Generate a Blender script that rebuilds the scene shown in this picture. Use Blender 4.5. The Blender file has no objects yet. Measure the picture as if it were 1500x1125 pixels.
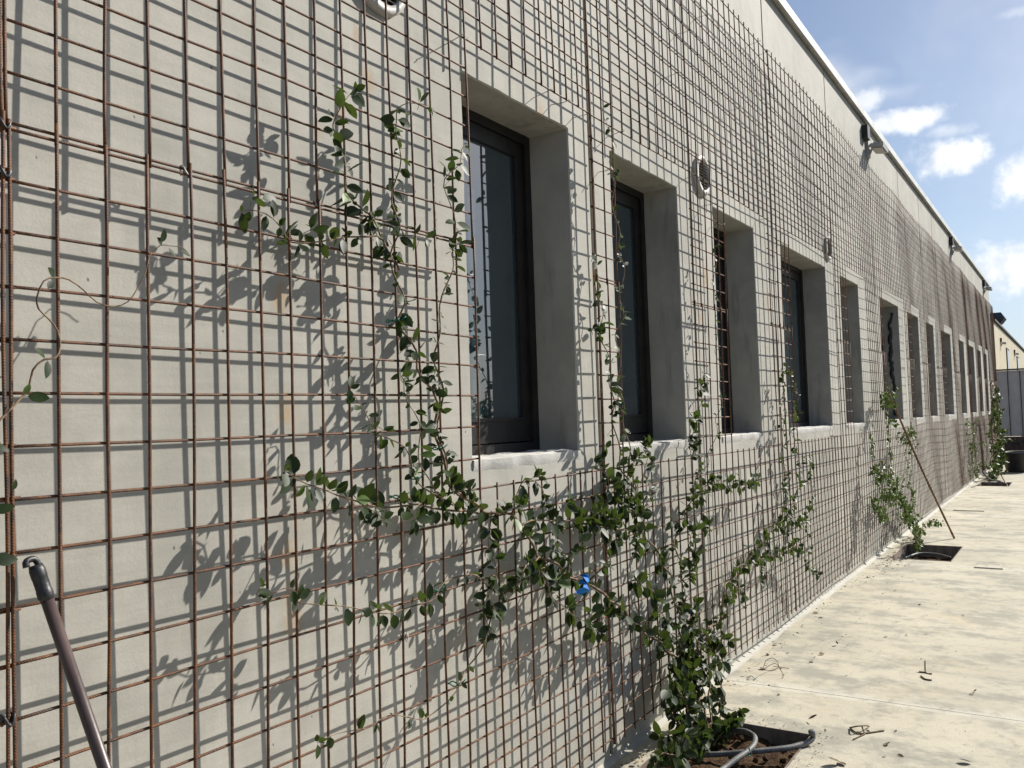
import bpy, math, random
import numpy as np
from mathutils import Vector, Matrix, noise
random.seed(7)
R = math.radians
sc = bpy.context.scene
C = sc.collection

# ------------------------------------------------------------------ camera
# X runs along the wall, Y points into the wall, Z is up, the pavement is Z = 0
FPX, YAW, PITCH, ROLL = 1264.2, 0.57768, 0.04302, -0.03239
EYE = Vector((0, 0, 1.459))
F_ = Vector((math.cos(YAW)*math.cos(PITCH), math.sin(YAW)*math.cos(PITCH), math.sin(PITCH)))
R0 = Vector((math.sin(YAW), -math.cos(YAW), 0)); U0 = R0.cross(F_)
R_ = math.cos(ROLL)*R0 + math.sin(ROLL)*U0
U_ = -math.sin(ROLL)*R0 + math.cos(ROLL)*U0
cam = bpy.data.cameras.new('camera'); co = bpy.data.objects.new('camera', cam); C.objects.link(co)
cam.sensor_width = 36; cam.lens = 36*FPX/1500; cam.clip_start = .05; cam.clip_end = 3000
co.matrix_world = Matrix(((R_.x, U_.x, -F_.x, EYE.x), (R_.y, U_.y, -F_.y, EYE.y), (R_.z, U_.z, -F_.z, EYE.z), (0, 0, 0, 1)))
sc.camera = co
sc.cycles.max_bounces = 5; sc.cycles.diffuse_bounces = 3; sc.cycles.glossy_bounces = 3; sc.cycles.caustics_reflective = False; sc.cycles.caustics_refractive = False
def P(px, py, Y):
    """surveyed point of the photograph, on the upright plane Y"""
    d = F_ + R_*((px-750)/FPX) - U_*((py-562.5)/FPX)
    return EYE + d*(Y/d.y)

# ------------------------------------------------------------------ light
SUN = Vector((1.85, -1.0, 1.45)).normalized()      # towards the sun
sun = bpy.data.lights.new('sun', 'SUN'); so = bpy.data.objects.new('sun', sun); C.objects.link(so)
sun.energy = 5.0; sun.angle = R(.53); sun.color = (1, .955, .88)
so.rotation_euler = (-SUN).to_track_quat('-Z', 'Y').to_euler()
so.location = (10, -8, 12)
sc.view_settings.view_transform = 'Standard'; sc.view_settings.look = 'None'
sc.view_settings.exposure = 0.53; sc.view_settings.gamma = 1

class N:
    """small helper round a node tree"""
    def __init__(s, tree): s.t = tree; s.n = tree.nodes; s.l = tree.links
    def new(s, typ, **kw):
        n = s.n.new(typ)
        for k, v in kw.items(): setattr(n, k, v)
        return n
    def put(s, sock, v):
        if isinstance(v, bpy.types.NodeSocket): s.l.new(v, sock)
        elif v is not None:
            if isinstance(v, (tuple, list)) and len(v) == 3 and sock.type == 'RGBA': v = (*v, 1)
            sock.default_value = v
    def math(s, op, a, b=None, c=None, clamp=False):
        n = s.new('ShaderNodeMath', operation=op, use_clamp=clamp)
        for i, v in enumerate((a, b, c)): s.put(n.inputs[i], v)
        return n.outputs[0]
    def vmath(s, op, a, b=None):
        n = s.new('ShaderNodeVectorMath', operation=op)
        s.put(n.inputs[0], a); s.put(n.inputs[1], b)
        return n.outputs['Value'] if op in ('LENGTH', 'DISTANCE', 'DOT_PRODUCT') else n.outputs[0]
    def noise(s, vec, scale, detail=4, rough=.55, dist=0):
        n = s.new('ShaderNodeTexNoise'); s.put(n.inputs['Vector'], vec)
        n.inputs['Scale'].default_value = scale; n.inputs['Detail'].default_value = min(detail, 4)
        n.inputs['Roughness'].default_value = rough; n.inputs['Distortion'].default_value = 0
        return n.outputs[0]
    def ramp(s, v, a, b, lo=0., hi=1.):
        n = s.new('ShaderNodeMapRange', interpolation_type='SMOOTHSTEP'); s.put(n.inputs[0], v)
        for i, q in enumerate((a, b, lo, hi)): n.inputs[i+1].default_value = q
        return n.outputs[0]
    def mix(s, f, a, b, typ='MIX'):
        n = s.new('ShaderNodeMix', data_type='RGBA', blend_type=typ); s.put(n.inputs[0], f); s.put(n.inputs[6], a); s.put(n.inputs[7], b)
        return n.outputs[2]
    def scale(s, vec, sc_):
        n = s.new('ShaderNodeMapping'); s.put(n.inputs[0], vec); n.inputs['Scale'].default_value = sc_
        return n.outputs[0]
    def bump(s, h, strength, dist, nrm=None):
        n = s.new('ShaderNodeBump'); n.inputs['Strength'].default_value = strength; n.inputs['Distance'].default_value = dist
        s.put(n.inputs['Height'], h)
        if nrm is not None: s.put(n.inputs['Normal'], nrm)
        return n.outputs[0]

w = bpy.data.worlds.new('World'); sc.world = w; w.use_nodes = True
g = N(w.node_tree); g.n.clear()
sky = g.new('ShaderNodeTexSky', sky_type='NISHITA', sun_disc=False)
sky.sun_elevation = math.asin(SUN.z); sky.sun_rotation = math.atan2(SUN.x, SUN.y)
sky.air_density = 1.0; sky.dust_density = 1.4; sky.ozone_density = 3.4
tc = g.new('ShaderNodeTexCoord'); dirv = tc.outputs['Generated']
sep = g.new('ShaderNodeSeparateXYZ'); g.put(sep.inputs[0], dirv)
# fair-weather clouds: some that stand over the far end of the street, and scattered ones all round
pert = g.noise(dirv, 26, 7, .6)
pert2 = g.noise(dirv, 55, 5, .6)
tot = None
for (cx, cy, cz), ry, rz, k in (((.962, .094, .250), .040, .022, 1.0), ((.948, .134, .292), .050, .013, .8), ((.936, .166, .318), .020, .013, .6),
                                ((.976, .024, .222), .034, .032, 1.0), ((.989, .050, .136), .052, .034, .95), ((.957, .090, .276), .026, .009, .4), ((.93, .015, .368), .05, .007, .3)):
    v = g.vmath('SUBTRACT', dirv, (cx, cy, cz))
    v = g.vmath('MULTIPLY', v, (1/ry*.6, 1/ry, 1/rz))
    d = g.vmath('LENGTH', v)
    e = g.math('ADD', g.math('MULTIPLY_ADD', g.math('SUBTRACT', pert, .5), 1.7, g.math('SUBTRACT', 1.0, d)), g.math('MULTIPLY', g.math('SUBTRACT', pert2, .5), .9))
    m = g.math('MULTIPLY', g.ramp(e, -.15, .85), k)
    tot = m if tot is None else g.math('MAXIMUM', tot, m)
flat = g.new('ShaderNodeVectorMath', operation='DIVIDE'); g.put(flat.inputs[0], dirv)
cz_ = g.math('ADD', g.math('MAXIMUM', sep.outputs[2], 0), .18)
cmb = g.new('ShaderNodeCombineXYZ'); [g.put(cmb.inputs[i], cz_) for i in range(3)]
g.put(flat.inputs[1], cmb.outputs[0])
gen = g.ramp(g.noise(flat.outputs[0], 1.25, 8, .6, .3), .64, .80, 0, .7)
wisp = g.ramp(g.noise(g.scale(flat.outputs[0], (1, 2.4, 1)), 1.1, 8, .65, .6), .5, .85, 0, .16)
tot = g.math('MAXIMUM', tot, g.math('MAXIMUM', gen, wisp))
hz = g.ramp(sep.outputs[2], .0, .34, .5, .03)           # milky air low in the sky
skyc = g.mix(hz, sky.outputs[0], (5.8, 7.8, 10.4))
cl = g.mix(g.ramp(pert, .3, .7), (9.0, 9.3, 9.8), (12.5, 12.5, 12.5))
skyc = g.mix(g.math('MINIMUM', tot, 1.0), skyc, cl)
bg = g.new('ShaderNodeBackground'); g.put(bg.inputs[0], skyc); bg.inputs[1].default_value = .071
out = g.new('ShaderNodeOutputWorld'); g.l.new(bg.outputs[0], out.inputs[0])
w.cycles.sampling_method = 'MANUAL'; w.cycles.sample_map_resolution = 512

# ------------------------------------------------------------------ materials
def mat(name, col, rough=.7, spec=.4, metal=0., fn=None):
    m = bpy.data.materials.new(name); m.use_nodes = True
    k = N(m.node_tree); b = k.n['Principled BSDF']
    b.inputs['Base Color'].default_value = (*col, 1); b.inputs['Roughness'].default_value = rough
    b.inputs['Specular IOR Level'].default_value = spec; b.inputs['Metallic'].default_value = metal
    if fn: fn(k, b, k.new('ShaderNodeNewGeometry').outputs['Position'])
    return m

def m_wall(k, b, pos):
    big = k.noise(pos, 1.1, 5, .6); mid = k.noise(pos, 7, 6, .65); fine = k.noise(pos, 160, 3, .6)
    trowel = k.noise(k.scale(pos, (3, 3, 26)), 2.2, 5, .6, .4)
    drip = k.noise(k.scale(pos, (9, 9, .7)), 1.6, 4, .6)
    v = k.math('ADD', k.math('MULTIPLY', big, .5), k.math('MULTIPLY', mid, .3))
    v = k.math('ADD', v, k.math('MULTIPLY', trowel, .16)); v = k.math('ADD', v, k.math('MULTIPLY', drip, .2))
    col = k.mix(k.ramp(v, .40, .74), (.325, .312, .268), (.465, .444, .384))
    col = k.mix(k.math('MULTIPLY', k.ramp(fine, .35, .7), .16), col, (.25, .25, .23))
    vor = k.new('ShaderNodeTexVoronoi'); k.put(vor.inputs['Vector'], k.scale(pos, (1, 1, .8))); vor.inputs['Scale'].default_value = 17
    pits = k.math('MULTIPLY', k.ramp(vor.outputs['Distance'], .035, .075, 1, 0), k.ramp(k.noise(pos, 5, 2), .42, .56))
    col = k.mix(k.math('MULTIPLY', pits, .75), col, (.10, .10, .09))
    # rust run-off below ties and fixings
    tot = None; nz = k.math('SUBTRACT', k.noise(pos, 38, 4, .65), .5)
    for x, z, rx, rz in ((1.57, 1.50, .035, .055), (1.56, 1.80, .03, .05), (1.565, 1.13, .03, .05), (1.58, .98, .035, .09), (1.92, 2.50, .03, .05), (1.80, 2.36, .02, .045),
                         (1.70, 2.28, .02, .03), (1.87, 2.62, .015, .05), (2.93, 2.70, .03, .04), (3.33, 2.08, .02, .06), (4.72, 2.25, .05, .08), (4.6, 2.0, .03, .05), (5.9, 2.2, .04, .12)):
        d = k.vmath('LENGTH', k.vmath('MULTIPLY', k.vmath('SUBTRACT', pos, (x, 1.73, z)), (1/rx, .2, 1/rz)))
        e = k.ramp(k.math('MULTIPLY_ADD', nz, 2.2, d), .0, 1.3, 1, 0)
        tot = e if tot is None else k.math('MAXIMUM', tot, e)
    col = k.mix(k.math('MULTIPLY', tot, .55), col, (.40, .24, .10))
    k.put(b.inputs['Base Color'], col)
    h = k.math('ADD', k.math('MULTIPLY', trowel, .16), k.math('ADD', k.math('MULTIPLY', fine, .16), k.math('MULTIPLY', mid, .5)))
    h = k.math('SUBTRACT', h, k.math('MULTIPLY', pits, .4))
    k.put(b.inputs['Normal'], k.bump(h, .22, .012))
def m_reveal(k, b, pos):
    a = k.noise(pos, 4, 5, .6); s = k.noise(k.scale(pos, (6, 6, 1.0)), 1.7, 5, .62); f = k.noise(pos, 110, 3)
    col = k.mix(k.ramp(a, .3, .72), (.30, .29, .262), (.40, .385, .345))
    col = k.mix(k.ramp(s, .52, .72, 0, .55), col, (.16, .16, .145))
    col = k.mix(k.math('MULTIPLY', f, .12), col, (.2, .2, .19))
    k.put(b.inputs['Base Color'], col)
    k.put(b.inputs['Normal'], k.bump(k.math('ADD', a, k.math('MULTIPLY', f, .2)), .25, .012))
def m_sill(k, b, pos):
    a = k.noise(pos, 9, 6, .65); f = k.noise(pos, 90, 4)
    col = k.mix(k.ramp(a, .35, .68), (.47, .455, .42), (.60, .585, .545))
    col = k.mix(k.ramp(k.noise(pos, 30, 5, .7), .58, .72, 0, .7), col, (.27, .26, .24))
    k.put(b.inputs['Base Color'], col); k.put(b.inputs['Normal'], k.bump(k.math('ADD', a, k.math('MULTIPLY', f, .35)), .28, .012))
def m_ground(k, b, pos):
    big = k.noise(pos, .8, 7, .65, .5); fine = k.noise(pos, 150, 4, .65); mid = k.noise(pos, 11, 6, .7)
    bl = k.noise(k.scale(pos, (1.15, .8, 1)), 3.1, 9, .68, .6)
    st = k.noise(k.scale(pos, (4.5, .55, 1)), 1.5, 7, .68, .4)
    col = k.mix(k.ramp(big, .32, .68), (.44, .402, .308), (.54, .495, .385))
    col = k.mix(k.ramp(bl, .45, .62, 0, .72), col, (.25, .245, .205))
    col = k.mix(k.ramp(st, .54, .72, 0, .35), col, (.27, .255, .21))
    col = k.mix(k.ramp(k.noise(pos, 1.9, 6, .7, .4), .52, .70, 0, .5), col, (.50, .43, .30))
    # pale lime bloom along the slab joint
    sp = k.new('ShaderNodeSeparateXYZ'); k.put(sp.inputs[0], pos)
    dj = k.math('ABSOLUTE', k.math('SUBTRACT', k.math('MODULO', k.math('ADD', sp.outputs[0], 20.55+.05), 4.2), .05))
    col = k.mix(k.ramp(k.math('MULTIPLY_ADD', k.math('SUBTRACT', mid, .5), .22, dj), .0, .12, .6, 0), col, (.60, .57, .49))
    col = k.mix(k.ramp(mid, .52, .68, 0, .5), col, (.27, .26, .215))
    col = k.mix(k.ramp(fine, .5, .72, 0, .45), col, (.22, .21, .175))
    col = k.mix(k.ramp(k.noise(pos, 60, 3, .6), .66, .74, 0, .6), col, (.13, .12, .10))
    k.put(b.inputs['Base Color'], col)
    k.put(b.inputs['Normal'], k.bump(k.math('ADD', k.math('MULTIPLY', mid, .7), k.math('MULTIPLY', fine, .35)), .45, .01))
def m_rust(k, b, pos):
    a = k.noise(pos, 24, 5, .65); f = k.noise(pos, 190, 3, .6)
    col = k.mix(k.ramp(a, .34, .68), (.040, .015, .007), (.14, .050, .013))
    col = k.mix(k.ramp(f, .5, .72, 0, .75), col, (.23, .088, .022))
    col = k.mix(k.ramp(k.noise(pos, 7, 3), .58, .72, 0, .5), col, (.07, .058, .054))
    k.put(b.inputs['Base Color'], col)
    sp = k.new('ShaderNodeSeparateXYZ'); k.put(sp.inputs[0], pos)
    rib = k.math('SINE', k.math('MULTIPLY', k.math('ADD', k.math('ADD', sp.outputs[0], sp.outputs[2]), k.math('MULTIPLY', sp.outputs[1], 1.0)), 1150))
    k.put(b.inputs['Normal'], k.bump(k.math('ADD', k.math('MULTIPLY', rib, .5), k.math('MULTIPLY', f, .8)), .5, .0012))
def m_post(k, b, pos):
    a = k.noise(k.scale(pos, (1, 1, .4)), 14, 5, .65)
    k.put(b.inputs['Base Color'], k.mix(k.ramp(a, .35, .66), (.15, .118, .098), (.27, .22, .18)))
    k.put(b.inputs['Normal'], k.bump(k.noise(pos, 120, 3), .3, .002))
def m_leaf(lo, hi, dry=.06):
    def fn(k, b, pos):
        n1 = k.noise(pos, 19, 2, .5); n2 = k.noise(pos, 47, 3, .5)
        col = k.mix(k.ramp(n1, .34, .66), lo, hi)
        col = k.mix(k.ramp(n2, .62, .78, 0, .55), col, (hi[0]*2.0, hi[1]*1.75, hi[2]*1.3))
        geo = k.new('ShaderNodeNewGeometry')
        col = k.mix(k.math('MULTIPLY', geo.outputs['Backfacing'], .6), col, (.05, .085, .03))
        k.put(b.inputs['Base Color'], col)
        tr = k.new('ShaderNodeBsdfTranslucent'); k.put(tr.inputs[0], k.mix(.5, col, (.20, .30, .03)))
        mx = k.new('ShaderNodeMixShader'); mx.inputs[0].default_value = .18
        k.l.new(b.outputs[0], mx.inputs[1]); k.l.new(tr.outputs[0], mx.inputs[2])
        k.l.new(mx.outputs[0], k.n['Material Output'].inputs[0])
    return fn
def m_stem(k, b, pos):
    k.put(b.inputs['Base Color'], k.mix(k.ramp(k.noise(pos, 45, 4), .35, .65), (.085, .05, .028), (.27, .185, .11)))
def m_soil(k, b, pos):
    a = k.noise(pos, 26, 6, .7); f = k.noise(pos, 120, 4, .7)
    col = k.mix(k.ramp(a, .35, .65), (.035, .021, .012), (.115, .07, .038))
    k.put(b.inputs['Base Color'], k.mix(k.ramp(f, .56, .75, 0, .6), col, (.17, .115, .07)))
    k.put(b.inputs['Normal'], k.bump(k.math('ADD', a, k.math('MULTIPLY', f, .5)), .9, .02))
def m_pane(k, b, pos):
    k.put(b.inputs['Normal'], k.bump(k.noise(pos, 1.6, 2), .02, .02))
    d = k.noise(pos, 6, 4, .6)
    k.put(b.inputs['Roughness'], k.ramp(d, .3, .8, .01, .04)); b.inputs['IOR'].default_value = 2.35
def m_mottle(c1, c2, scale=20, bump=.2, dist=.004, stretch=(1, 1, 1)):
    def fn(k, b, pos):
        a = k.noise(k.scale(pos, stretch), scale, 5, .62)
        k.put(b.inputs['Base Color'], k.mix(k.ramp(a, .33, .68), c1, c2))
        k.put(b.inputs['Normal'], k.bump(k.noise(pos, scale*5, 3), bump, dist))
    return fn

M = dict(
    wall=mat('wall_concrete', (.4, .39, .35), .78, .32, fn=m_wall),
    reveal=mat('reveal_concrete', (.35, .34, .3), .85, .25, fn=m_reveal),
    sill=mat('sill_plaster', (.55, .54, .5), .85, .2, fn=m_sill),
    ground=mat('pavement_concrete', (.45, .42, .34), .8, .3, fn=m_ground),
    rust=mat('rusty_steel', (.14, .06, .03), .62, .45, fn=m_rust),
    post=mat('post_steel', (.15, .11, .09), .65, .4, fn=m_post),
    leaf=mat('jasmine_leaf', (.04, .08, .02), .5, .26, fn=m_leaf((.008, .017, .006), (.026, .046, .011))),
    young=mat('young_leaf', (.1, .2, .03), .48, .3, fn=m_leaf((.055, .095, .022), (.12, .19, .04))),
    stem=mat('vine_stem', (.15, .1, .05), .7, .3, fn=m_stem),
    soil=mat('soil', (.08, .05, .03), .95, .1, fn=m_soil),
    frame=mat('dark_window_frame', (.022, .017, .015), .48, .4, fn=m_mottle((.008, .0065, .006), (.018, .014, .012), 12)),
    pane=mat('window_glass', (.028, .047, .057), .03, .5, fn=m_pane),
    coping=mat('coping_metal', (.62, .62, .60), .45, .5, fn=m_mottle((.52, .52, .50), (.66, .66, .63), 5)),
    white=mat('white_plastic', (.62, .60, .56), .5, .4, fn=m_mottle((.40, .385, .35), (.54, .52, .48), 14, .05)),
    seal=mat('joint_sealant', (.10, .095, .09), .9, .2, fn=m_mottle((.07, .066, .062), (.14, .13, .12), 12)),
    joint=mat('joint_mortar', (.17, .145, .12), .9, .2, fn=m_mottle((.12, .10, .085), (.21, .18, .15), 10, .3, .004, (1, 1, .3))),
    dark=mat('black_plastic', (.02, .02, .022), .45, .45, fn=m_mottle((.014, .014, .015), (.03, .03, .032), 25)),
    grey=mat('grey_housing', (.42, .42, .40), .5, .4, fn=m_mottle((.36, .36, .34), (.47, .47, .45), 9)),
    handle=mat('brown_handle', (.075, .05, .045), .4, .5, fn=m_mottle((.055, .036, .033), (.105, .07, .062), 18, .1, .002, (1, 1, .25))),
    hose=mat('irrigation_pipe', (.17, .175, .18), .55, .4, fn=m_mottle((.085, .085, .082), (.17, .168, .16), 25, .3)),
    wood=mat('wooden_stick', (.26, .15, .07), .65, .3, fn=m_mottle((.13, .075, .038), (.24, .145, .07), 22, .3, .002, (1, 1, .3))),
    tie=mat('galvanised_wire', (.36, .34, .32), .5, .5, .4, fn=m_mottle((.25, .22, .2), (.45, .43, .41), 40)),
    green=mat('green_tie', (.01, .16, .10), .5, .4, fn=m_mottle((.008, .12, .075), (.015, .19, .12), 60)),
    blue=mat('blue_plastic', (.01, .19, .52), .6, .25, fn=m_mottle((.006, .12, .42), (.01, .18, .55), 60)),
    beige=mat('beige_cladding', (.50, .44, .30), .6, .3, fn=m_mottle((.52, .45, .31), (.60, .53, .38), 3)),
    slate=mat('slate_metal', (.05, .055, .075), .55, .4, fn=m_mottle((.04, .044, .062), (.06, .065, .085), 4)),
    gate=mat('grey_gate_sheet', (.36, .35, .35), .55, .4, fn=m_mottle((.66, .55, .48), (.74, .63, .55), 4)),
    brick=mat('dark_low_wall', (.12, .08, .06), .85, .2, fn=m_mottle((.08, .05, .04), (.15, .10, .08), 9, .4)),
    litter=mat('dry_litter', (.10, .07, .04), .8, .2, fn=m_mottle((.09, .065, .04), (.22, .16, .09), 60)),
    far=mat('distant_ground', (.09, .085, .06), .95, .1, fn=m_mottle((.07, .065, .045), (.12, .11, .075), .4)),
    added_dark_ground=mat('added_dark_ground', (.055, .054, .052), .9, .2, fn=m_mottle((.042, .041, .04), (.07, .068, .065), 6, .5)),
)

# ------------------------------------------------------------------ mesh helpers
class MB:
    def __init__(s): s.v = []; s.f = []; s.sm = []; s.mi = []
    def add(s, vs, fs, smooth=False, mi=0):
        o = len(s.v); s.v += [tuple(q) for q in vs]; s.f += [tuple(i+o for i in q) for q in fs]
        s.sm += [smooth]*len(fs); s.mi += [mi]*len(fs); return s
    def box(s, x0, x1, y0, y1, z0, z1, mi=0):
        v = [(x, y, z) for z in (z0, z1) for y in (y0, y1) for x in (x0, x1)]
        return s.add(v, [(0, 2, 3, 1), (4, 5, 7, 6), (0, 1, 5, 4), (2, 6, 7, 3), (0, 4, 6, 2), (1, 3, 7, 5)], mi=mi)
    def obox(s, mtx, hx, hy, hz):
        v = [mtx @ Vector((x, y, z)) for z in (-hz, hz) for y in (-hy, hy) for x in (-hx, hx)]
        return s.add(v, [(0, 2, 3, 1), (4, 5, 7, 6), (0, 1, 5, 4), (2, 6, 7, 3), (0, 4, 6, 2), (1, 3, 7, 5)])
    def tube(s, pts, r, n=6, cap=True):
        pts = [Vector(q) for q in pts]; m = len(pts)
        rr = r if hasattr(r, '__len__') else [r]*m
        vs = []; up = None
        for i, q in enumerate(pts):
            t = (pts[min(i+1, m-1)] - pts[max(i-1, 0)])
            t = t.normalized() if t.length > 1e-9 else Vector((0, 0, 1))
            if up is None:
                up = Vector((0, 1, 0)) if abs(t.y) < .8 else Vector((1, 0, 0))
            a = t.cross(up); a = a.normalized() if a.length > 1e-6 else t.orthogonal().normalized()
            b = a.cross(t); up = b
            for k in range(n):
                th = 2*math.pi*k/n
                vs.append(q + (a*math.cos(th) + b*math.sin(th))*rr[i])
        fs = [(i*n+k, i*n+(k+1) % n, (i+1)*n+(k+1) % n, (i+1)*n+k) for i in range(m-1) for k in range(n)]
        if cap: fs += [tuple(range(n))[::-1], tuple((m-1)*n+k for k in range(n))]
        return s.add(vs, fs, True)
    def build(s, name, m, parent=None):
        me = bpy.data.meshes.new(name); me.from_pydata(s.v, [], s.f)
        for q in (m if isinstance(m, (list, tuple)) else [m]): me.materials.append(M[q] if isinstance(q, str) else q)
        me.polygons.foreach_set('use_smooth', s.sm)
        if any(s.mi): me.polygons.foreach_set('material_index', s.mi)
        me.update()
        return link(name, me, parent)
def link(name, me, parent=None):
    o = bpy.data.objects.new(name, me); C.objects.link(o)
    if parent is not None:
        o.parent = parent; o.matrix_parent_inverse = Matrix.Translation(-parent.location)
    return o
def tag(o, label=None, cat=None, group=None, kind=None):
    for k, v in (('label', label), ('category', cat), ('group', group), ('kind', kind)):
        if v: o[k] = v
    return o
def empty(name, loc, label=None, cat=None, group=None):
    o = bpy.data.objects.new(name, None); C.objects.link(o); o.location = loc; o.empty_display_size = .1
    return tag(o, label, cat, group)
def smooth_path(pts, step=.03):
    pts = [Vector(q) for q in pts]
    if len(pts) == 2: pts = [pts[0], (pts[0]+pts[1])/2, pts[1]]
    out = []
    for i in range(len(pts)-1):
        p0 = pts[max(i-1, 0)]; p1 = pts[i]; p2 = pts[i+1]; p3 = pts[min(i+2, len(pts)-1)]
        n = max(2, int((p2-p1).length/step))
        for j in range(n):
            t = j/n
            out.append(.5*((2*p1) + (p2-p0)*t + (2*p0-5*p1+4*p2-p3)*t*t + (3*p1-p0-3*p2+p3)*t**3))
    out.append(pts[-1]); return out

# ------------------------------------------------------------------ layout constants
WY = 1.732                     # concrete face
MY = 1.655                     # mesh plane
WIN = [(2.40, 3.15), (3.54, 4.33), (4.88, 5.64), (6.28, 7.60), (8.14, 8.92), (10.02, 11.20), (11.87, 12.76), (13.48, 14.25),
       (15.09, 16.34), (17.55, 18.42), (19.02, 20.32), (21.1, 21.92), (22.75, 23.42)]
JOINT = [-2.6, 3.34, 4.52, 6.06, 7.90, 9.78, 11.65, 13.35, 14.68, 16.76, 18.66, 20.7, 22.25, 23.9, 25.2]
OPEN = [(2.32, 3.20), (3.48, 4.35), (4.85, 5.71), (6.23, 7.58), (8.06, 8.95), (9.83, 11.12), (11.64, 12.44), (13.16, 13.87), (14.82, 16.0), (17.04, 17.96), (18.6, 19.83), (20.52, 21.4), (22.02, 23.0)]   # gaps left in the mesh
SZ, LZ, TOP = 1.33, 2.68, 4.50
ORD = ['first', 'second', 'third', 'fourth', 'fifth', 'sixth', 'seventh', 'eighth', 'ninth', 'tenth', 'eleventh', 'twelfth', 'thirteenth', 'fourteenth']

# ------------------------------------------------------------------ ground
pits = [(3.12, 4.03, 1.07, 1.60), (9.12, 10.12, 1.06, 1.60), (17.9, 18.8, 1.08, 1.60)]
dark_gnd = MB().box(-40, 120, -18, -.953, -.4, -.012).build('added_dark_ground', 'added_dark_ground'); tag(dark_gnd, kind='structure')  # unseen dark ground, added to weaken the bounce onto the wall
gm = MB().box(-400, 900, -500, 400, -1.0, -.45).build('ground', 'far'); tag(gm, kind='structure')
pav = bpy.data.objects.new('pavement', None); C.objects.link(pav); tag(pav, kind='structure')
sx = [-8, -3.75, .45, 4.65, 8.85, 13.05, 17.25, 21.45, 25.65, 31.8]
sy = [-.95, 1.731]
def slab(x0, x1, y0, y1):
    holes = [h for h in pits if h[0] < x1 and h[1] > x0 and y1 > h[3]]
    m = MB(); gp = .003
    xs = [x0+gp] + [q for h in holes for q in h[:2]] + [x1-gp]
    xs = [min(max(q, x0+gp), x1-gp) for q in xs]
    for i in range(len(xs)-1):
        if xs[i+1]-xs[i] < 1e-4: continue
        if i % 2 == 1:
            h = holes[i//2]
            m.box(xs[i], xs[i+1], y0+gp, h[2], -.3, 0); m.box(xs[i], xs[i+1], h[3], y1, -.3, 0)
        else: m.box(xs[i], xs[i+1], y0+gp, y1-(0 if y1 > 1.7 else gp), -.3, 0)
    return m
for i in range(len(sx)-1):
    for j in range(len(sy)-1):
        slab(sx[i], sx[i+1], sy[j], sy[j+1]).build('slab', 'ground', pav)
MB().box(-8, 31.8, -.95, 1.7, -.44, -.31).build('bedding', 'seal', pav)

# ------------------------------------------------------------------ the long building
bld = empty('long_building', (0, WY, 0), 'long pale concrete building with a row of deep set windows', 'building')
def ring(n, x0, x1, z0, z1):
    q = [(x0+(x1-x0)*i/n, z0) for i in range(n)] + [(x1, z0+(z1-z0)*i/n) for i in range(n)]
    return q + [(x1-(x1-x0)*i/n, z1) for i in range(n)] + [(x0, z1-(z1-z0)*i/n) for i in range(n)]
def wall_panel(x0, x1, win, k):
    m = MB(); a, b_ = x0+.013, x1-.013
    if win:
        n = 26; ou = ring(n, a, b_, -.02, TOP); inn = ring(n, win[0], win[1], SZ-.03, LZ); L = 4*n
        amp = .0035
        iv = []
        for i, (x, z) in enumerate(inn):
            e = noise.noise(Vector((x*9+k*7, z*9, 3)))*amp
            chip = max(0, noise.noise(Vector((x*23, z*23, k*3.)))-.35)*.012
            iv.append((x+e, WY+chip, z+e*.8+(chip if i >= 2*n and i < 3*n else 0)))
        f0 = [(x, WY, z) for x, z in ou]; bk = [(x, WY+.36, z) for x, z in inn]; ob = [(x, WY+.36, z) for x, z in ou]
        # a chamfer loop a few mm in, so that the arris is not razor sharp
        ch = []
        for i, (x, z) in enumerate(inn):
            sx_ = 1 if x > (win[0]+win[1])/2 else -1
            ch.append((iv[i][0], WY+.005+iv[i][1]-WY, iv[i][2]))
        fr = []
        cx, cz = (win[0]+win[1])/2, (SZ+LZ)/2
        for i, (x, z) in enumerate(inn):
            dx = (x-cx)/abs(win[1]-win[0])*2; dz = (z-cz)/(LZ-SZ)*2
            fr.append((iv[i][0]+.005*dx, WY, iv[i][2]+.005*dz))
        base = f0+fr; m.add(base, [(i, (i+1) % L, L+(i+1) % L, L+i) for i in range(L)])
        m.add(fr+ch, [(i, (i+1) % L, L+(i+1) % L, L+i) for i in range(L)], mi=0)
        m.add(ch+bk, [(i, (i+1) % L, L+(i+1) % L, L+i) for i in range(L)], mi=1)
        m.add(f0+ob, [(i, L+i, L+(i+1) % L, (i+1) % L) for i in range(L)])
        m.add(bk+ob, [(i, (i+1) % L, L+(i+1) % L, L+i) for i in range(L)])
    else:
        m.box(a, b_, WY, WY+.36, -.02, TOP)
    return m
for i in range(len(JOINT)-1):
    x0, x1 = JOINT[i], JOINT[i+1]
    wn = [q for q in WIN if q[0] > x0 and q[1] < x1]
    wall_panel(x0, x1, wn[0] if wn else None, i).build('wall_panel', ['wall', 'reveal'], bld)
    MB().box(x1-.02, x1+.02, WY+.011, WY+.2, 0, TOP-.002).build('joint_seal', 'joint', bld)
MB().box(JOINT[0], JOINT[-1]+.02, WY+.365, 11, -.02, TOP-.06).build('inner_core', 'seal', bld)
# coping: sheet metal lengths with a drip edge over the wall
for i in range(14):
    x0 = -2.62+i*2.0; x1 = min(x0+1.996, 25.24)
    if x1 <= x0: break
    m = MB().box(x0, x1, WY-.04, WY+.45, TOP+.022, TOP+.07).box(x0, x1, WY-.046, WY-.0405, TOP+.0, TOP+.076)
    m.build('coping', 'coping', bld)
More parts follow.
